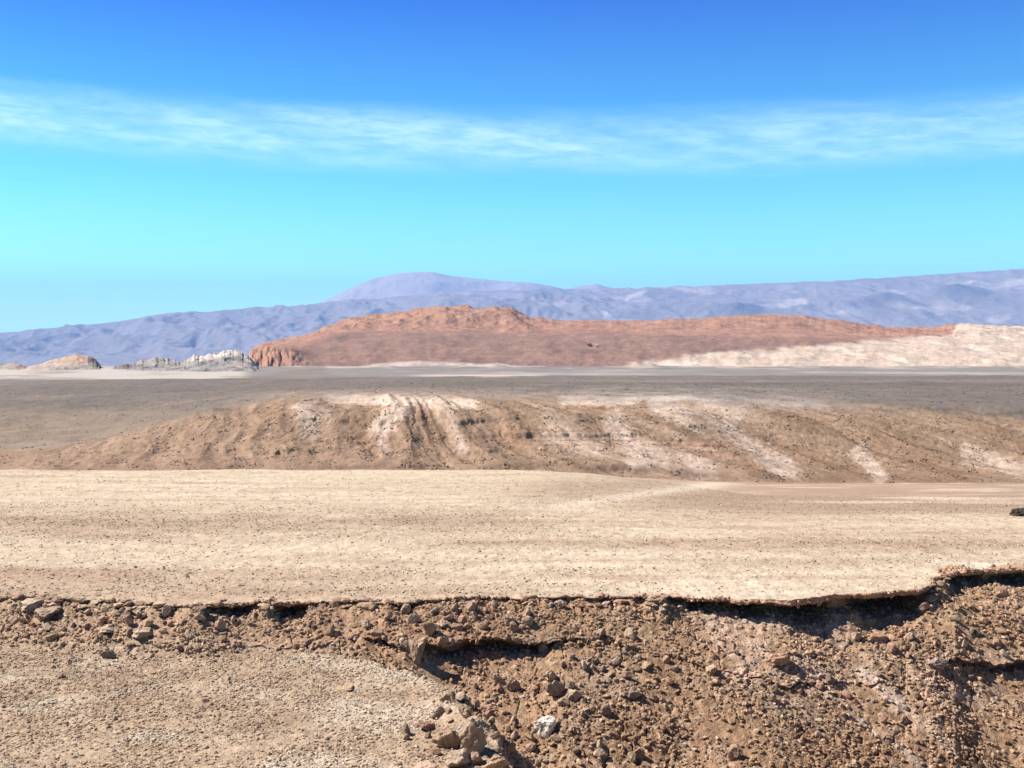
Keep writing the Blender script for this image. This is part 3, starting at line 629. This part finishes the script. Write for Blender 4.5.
# many smaller stones: the largest as things of their own, the rest as rubble
base = [rock_mesh(3000+k, t_*.85, 3, planes=9, rough=.09) for k, t_ in enumerate([TAN,GR,RD,GB,TAN*.85,PK*.85,GB*1.15,RD*1.1])]
names_t = ['tan','grey brown','reddish','pale','brown','pinkish','light beige','rusty']
zones = [ # centre px, py, spread x, spread y, count, size range px
 (120,622,130,13,34,(7,13)),(450,618,70,14,30,(7,14)),(600,680,90,40,42,(6,13)),(800,700,150,38,34,(6,11)),(960,640,60,40,22,(7,13)),(470,735,40,25,20,(8,16)),(150,700,140,35,10,(5,8)),(540,750,60,14,12,(7,13))]
small = []
for zx,zy,sx,sy,n,(a,b) in zones:
    k = 0
    while k < n:
        px = random.gauss(zx,sx*.6); py = random.gauss(zy,sy*.7)
        if not (4 < px < 1020 and 606 < py < 765): continue
        if any(abs(px-q[0]) < (w_:= (q[2]*.9)) and abs(py-q[1]) < w_*.6 for q in small): continue
        if any(q[6] and abs(px-q[0]) < q[2]*.6 and abs(py-q[1]+q[3]/2) < q[3]*.6 for q in big_rocks): continue
        small.append((px,py,random.uniform(a,b)*random.uniform(.8,1.15))); k += 1
info = []
for px,py,w in small:
    lm = min(landmarks, key=lambda l: math.hypot(px-l[0], (py-l[1])*1.3)); dx, dy = px-lm[0], (py-lm[1])*1.3
    side = ('right of' if dx > 0 else 'left of') if abs(dx) > abs(dy) else ('in front of' if dy > 0 else 'behind')
    info.append([px,py,w,random.randrange(8),lm[2],side,math.hypot(dx,dy)])
key = {}
for r_ in info: key.setdefault((names_t[r_[3]],r_[4],r_[5]), []).append(r_)
ords = ['','second ','third ','fourth ','fifth ','sixth ','seventh ','eighth ','ninth ','tenth ']
for (tn, short, side), rs in key.items():
    rs.sort(key=lambda r_: r_[6])
    for i, r_ in enumerate(rs):
        px,py,w,kk_,_,_,_ = r_
        p = ground_at(px,py); s = p[1]/F
        me = base[kk_]
        o = bpy.data.objects.new('stone', me); C.objects.link(o)
        o.location = p; q = w*s/1.9; o.scale = (q, q*random.uniform(.7,1.1), q*random.uniform(.55,.95)); o.rotation_euler = (random.uniform(-.3,.3),random.uniform(-.3,.3),random.uniform(0,6.28))
        o['label'] = f'{ords[i]}nearest {tn} stone {side} {short}'.strip() if len(rs) > 1 else f'{tn} stone {side} {short}'
        o['category'] = 'stone'; o['group'] = 'loose stones on the banks and slopes'

# rubble: uncountable, one object
def rubble(name, sel_rows, weight, n, size, tints, seed, flat_=.6, sub=1):
    r = np.random.default_rng(seed)
    a, b = sel_rows; Wt = weight[a:b].copy()
    dXc = np.gradient(co[a:b,:,0], axis=1); dYr = np.gradient(co[a:b,:,1], axis=0)
    p = (Wt*np.abs(dXc*dYr)).ravel(); p = np.maximum(p,0); p /= p.sum()
    idx = r.choice(p.size, n, p=p); pos = co[a:b].reshape(-1,3)[idx].copy()
    pos[:,0] += r.uniform(-.02,.02,n); 
    v0s = [rock_shape(sub, 5000+seed+k, planes=8, rough=.14)[0] for k in range(12)]; f0 = ICO[sub][1]
    nv = len(v0s[0]); which = r.integers(0,12,n)
    V = np.stack(v0s)[which]
    sz = size[0]*(size[1]/size[0])**(r.random(n)**2.2)
    ang = r.uniform(0,6.28,n); ca, sa = np.cos(ang), np.sin(ang)
    Vx = V[...,0]*ca[:,None]-V[...,1]*sa[:,None]; Vy = V[...,0]*sa[:,None]+V[...,1]*ca[:,None]
    V = np.stack([Vx,Vy,V[...,2]*flat_*r.uniform(.6,1.4,(n,1))],-1)*sz[:,None,None]
    V += pos[:,None,:]; V[...,2] += (sz*.12)[:,None]
    tc_ = .3*np.array(tints)[r.integers(0,len(tints),n)]+.7*col[a:b].reshape(-1,3)[idx]
    tc_ = tc_*r.choice([.7,.85,1,1.1,1.3],(n,1),p=[.15,.25,.3,.2,.1])
    cc = np.repeat(np.clip(tc_,.02,.8)[:,None,:], nv, 1)
    ff = (f0[None]+(np.arange(n)*nv)[:,None,None]).reshape(-1,3)
    m = make_mesh(name, V.reshape(-1,3), ff, cc.reshape(-1,3), smooth=False)
    o = link(name, m, MAT_ROCK); o['kind'] = 'stuff'; return o
W = np.zeros(Y.shape); W[near] = rub*(ss(23,25,Yn))*np.clip(.12+1.15*rmask,0,1.3)*(np.abs(pn-512) < 620)
rubble('rubble', (100,i_edge), W, 70000, (.018,.115), [TAN,TAN*.85,GR,RD,GB,BROWN,BROWN*.85,TAN*1.1], 1, .75)
W = np.zeros(Y.shape); W[near] = on_flat*ss(20,23,Yn)*(np.abs(pn-512) < 620)*np.clip(.6+fbm(Xn/1.5,Yn/1.5,3,401),.1,2)
rubble('gravel', (64,i_edge), W, 40000, (.014,.075), [TAN,GR,GB,FLATC,FLATC*.75,GB*1.2], 2, .6)
W = np.zeros(Y.shape); W[far] = ss(100,80,Yf)*(np.abs(Pf-512) < 620)*(30/Yf)**1.1*(np.clip(.35+.9*fbm(Xf/5,Yf/2,3,403),.06,2)+1.6*bnd)
rubble('pebbles', (i_edge,i97), W, 60000, (.016,.085), [BEIGE*.9,BEIGE*.8,BEIGE*.65,TAN,BEIGE], 3, .6)
W = np.zeros(Y.shape); W[far] = np.clip(ss(186,190,Yf)*ss(228,215,Yf),0,1)*hm*(np.abs(Pf-512) < 640)*np.clip(fbm(Xf/4,Yf/3,3,405),0,1)
W = np.zeros(Y.shape); W[i_edge-60:i_edge-16] = np.clip(.15+1.6*fbm(X[i_edge-60:i_edge-16]/.9,Y[i_edge-60:i_edge-16]*0,2,407),0,2)*(np.abs(PXg[i_edge-60:i_edge-16]-512)<620)*(h1<.42)
W0 = W
rubble('edge_rubble', (i_edge-60,i_edge+6), W, 1500, (.05,.26), [TAN,GR,RD,GB,BROWN,PK*.85], 6, .45, 2)
W = np.zeros(Y.shape); W[far] = ss(186,190,Yf)*ss(228,215,Yf)*hm*(np.abs(Pf-512) < 640)*np.clip(fbm(Xf/4,Yf/3,3,405),0,1)
Wp = np.zeros(Y.shape); Wp[far] = gp*ss(222,240,Yf)*ss(600,420,Yf)*(np.abs(Pf-512) < 640)*(240/np.maximum(Yf,1))**2*np.clip(.3+1.2*fbm(Xf/12,Yf/12,4,411),.03,2)
rubble('desert_stones', (i97,i600), Wp, 9000, (.10,.34), [GREY*.6,GREY,GREY*1.5,BROWN*.6], 5, .6)
rubble('scree', (i97,i600), W, 15000, (.07,.30), [TAN*.6,RD*.7,BROWN*.6,PK*.7], 4, .7)

# ------------------------------------------------------------------ LIGHT, SKY, HAZE
SUN = np.array([-.80, .16, .86]); SUN /= np.linalg.norm(SUN)
el = math.asin(SUN[2]); az = math.atan2(SUN[0], SUN[1])       # from +Y, clockwise
sl_ = bpy.data.lights.new('sun', 'SUN'); sl_.energy = 5.0; sl_.angle = math.radians(.5); sl_.color = (1,.955,.89)
so = bpy.data.objects.new('sun', sl_); C.objects.link(so)
from mathutils import Vector
so.rotation_euler = Vector(SUN).to_track_quat('Z', 'Y').to_euler(); so.location = (-50, 20, 60)

w = bpy.data.worlds.new('World'); scene.world = w; w.use_nodes = True
nt = w.node_tree; N = nt.nodes; L = nt.links
for n in list(N): N.remove(n)
def nd(t, **k):
    n = N.new(t)
    for a, v in k.items(): setattr(n, a, v)
    return n
def math_(op, a, b=None, c=None):
    n = nd('ShaderNodeMath', operation=op)
    for i, v in enumerate((a, b, c)):
        if v is None: continue
        if isinstance(v, (int, float)): n.inputs[i].default_value = v
        else: L.new(v, n.inputs[i])
    return n.outputs[0]
sky = nd('ShaderNodeTexSky', sky_type='NISHITA'); sky.sun_disc = False
sky.sun_elevation = el; sky.sun_rotation = az; sky.altitude = 2400; sky.air_density = 1; sky.dust_density = .3; sky.ozone_density = 3
tcn = nd('ShaderNodeTexCoord'); sp = nd('ShaderNodeSeparateXYZ'); L.new(tcn.outputs['Generated'], sp.inputs[0])
hyp = math_('SQRT', math_('ADD', math_('MULTIPLY', sp.outputs[0], sp.outputs[0]), math_('MULTIPLY', sp.outputs[1], sp.outputs[1])))
slope = math_('DIVIDE', sp.outputs[2], math_('MAXIMUM', hyp, .001))
azn = math_('ARCTAN2', sp.outputs[0], sp.outputs[1])
ramp = nd('ShaderNodeValToRGB'); L.new(math_('MULTIPLY', slope, 2.0), ramp.inputs[0])
RAMP = [(0,(1.35,1.95,1.35)),(.08,(1.42,2.15,1.42)),(.16,(1.25,2.3,1.5)),(.28,(.72,1.9,1.5)),(.46,(.22,1.1,1.45)),(.64,(.0,.52,1.42)),(.85,(.1,.42,.9)),(1.,(.18,.30,.5))]
cr_ = ramp.color_ramp
while len(cr_.elements) < len(RAMP): cr_.elements.new(.5)
for e, (p_, c_) in zip(cr_.elements, RAMP): e.position = p_; e.color = (*c_, 1)
mul = nd('ShaderNodeMix', data_type='RGBA', blend_type='MULTIPLY'); mul.inputs[0].default_value = 1
L.new(sky.outputs[0], mul.inputs[6]); L.new(ramp.outputs[0], mul.inputs[7])
# cirrus band
cmb = nd('ShaderNodeCombineXYZ')
L.new(math_('MULTIPLY_ADD', slope, 26.0, math_('MULTIPLY', azn, 11.0)), cmb.inputs[0]); L.new(math_('MULTIPLY_ADD', azn, -2.2, math_('MULTIPLY', slope, 55.0)), cmb.inputs[1])
n1 = nd('ShaderNodeTexNoise'); n1.inputs['Scale'].default_value = 1.9; n1.inputs['Detail'].default_value = 14; n1.inputs['Roughness'].default_value = .70; n1.inputs['Distortion'].default_value = .35
L.new(cmb.outputs[0], n1.inputs['Vector'])
cmb2 = nd('ShaderNodeCombineXYZ'); L.new(math_('MULTIPLY', azn, 3.0), cmb2.inputs[0]); L.new(math_('MULTIPLY', slope, 16.0), cmb2.inputs[1])
n2_ = nd('ShaderNodeTexNoise'); n2_.inputs['Scale'].default_value = 1.2; n2_.inputs['Detail'].default_value = 4; L.new(cmb2.outputs[0], n2_.inputs['Vector'])
ctr = math_('MULTIPLY_ADD', azn, -.012, .192)
wob = math_('MULTIPLY_ADD', math_('SUBTRACT', n2_.outputs[0], .5), .02, ctr)
off = math_('ABSOLUTE', math_('SUBTRACT', slope, wob))
band = nd('ShaderNodeMapRange', interpolation_type='SMOOTHSTEP'); L.new(off, band.inputs[0])
band.inputs[1].default_value = .038; band.inputs[2].default_value = .008; band.inputs[3].default_value = 0; band.inputs[4].default_value = 1
st = nd('ShaderNodeMapRange', interpolation_type='SMOOTHSTEP'); L.new(n1.outputs[0], st.inputs[0]); st.inputs[1].default_value = .34; st.inputs[2].default_value = .70
n3 = nd('ShaderNodeTexNoise'); n3.inputs['Scale'].default_value = 1.0; n3.inputs['Detail'].default_value = 5
cmb3 = nd('ShaderNodeCombineXYZ'); L.new(math_('MULTIPLY', azn, 5.0), cmb3.inputs[0]); L.new(math_('MULTIPLY_ADD', azn, 6.0, math_('MULTIPLY', slope, 34.0)), cmb3.inputs[1]); cmb3.inputs[2].default_value = 4.2
L.new(cmb3.outputs[0], n3.inputs['Vector'])
pt = nd('ShaderNodeMapRange', interpolation_type='SMOOTHSTEP'); L.new(n3.outputs[0], pt.inputs[0]); pt.inputs[1].default_value = .32; pt.inputs[2].default_value = .62; pt.inputs[3].default_value = .5
cl = math_('MULTIPLY', math_('MULTIPLY', math_('MULTIPLY', band.outputs[0], pt.outputs[0]), math_('MULTIPLY_ADD', st.outputs[0], .65, .35)), .52)
mixc = nd('ShaderNodeMix', data_type='RGBA'); L.new(cl, mixc.inputs[0]); L.new(mul.outputs[2], mixc.inputs[6]); mixc.inputs[7].default_value = (9.5,12,12.6,1)
bg = nd('ShaderNodeBackground'); bg.inputs['Strength'].default_value = .065; L.new(mixc.outputs[2], bg.inputs[0])
wo = nd('ShaderNodeOutputWorld'); L.new(bg.outputs[0], wo.inputs[0])

# haze: one closed box of even air round everything
hm_ = bpy.data.materials.new('haze_air'); hm_.use_nodes = True; hn = hm_.node_tree
for n in list(hn.nodes): hn.nodes.remove(n)
ho = hn.nodes.new('ShaderNodeOutputMaterial'); hv = hn.nodes.new('ShaderNodeVolumePrincipled')
hv.inputs['Color'].default_value = (.27,.50,1,1); hv.inputs['Density'].default_value = 3.9e-5; hv.inputs['Anisotropy'].default_value = 0
hn.links.new(hv.outputs[0], ho.inputs['Volume'])
bm = bmesh.new(); bmesh.ops.create_cube(bm, size=1)
xw = 60000.; y0_, y1_, z0_, z1_ = -400., 37500., -330., 2350.
bmesh.ops.scale(bm, vec=(2*xw, y1_-y0_, z1_-z0_), verts=bm.verts); bmesh.ops.translate(bm, vec=(0,(y0_+y1_)/2,(z0_+z1_)/2), verts=bm.verts)
hme = bpy.data.meshes.new('haze'); bm.to_mesh(hme); bm.free()
hz = link('haze', hme, hm_); hz['kind'] = 'stuff'

# ------------------------------------------------------------------ CAMERA, VIEW
cam = bpy.data.cameras.new('camera'); cam.sensor_width = 36; cam.lens = F/1024*36; cam.clip_start = .1; cam.clip_end = 400000
cam.shift_y = -(384-HY)/1024
cobj = bpy.data.objects.new('camera', cam); C.objects.link(cobj); cobj.rotation_euler = (math.radians(90),0,0); scene.camera = cobj
vs = scene.view_settings; vs.view_transform = 'Standard'; vs.look = 'None'; vs.gamma = 1; vs.exposure = 1.15; vs.use_curve_mapping = False
scene.cycles.max_bounces = 5; scene.cycles.diffuse_bounces = 1; scene.cycles.volume_bounces = 0
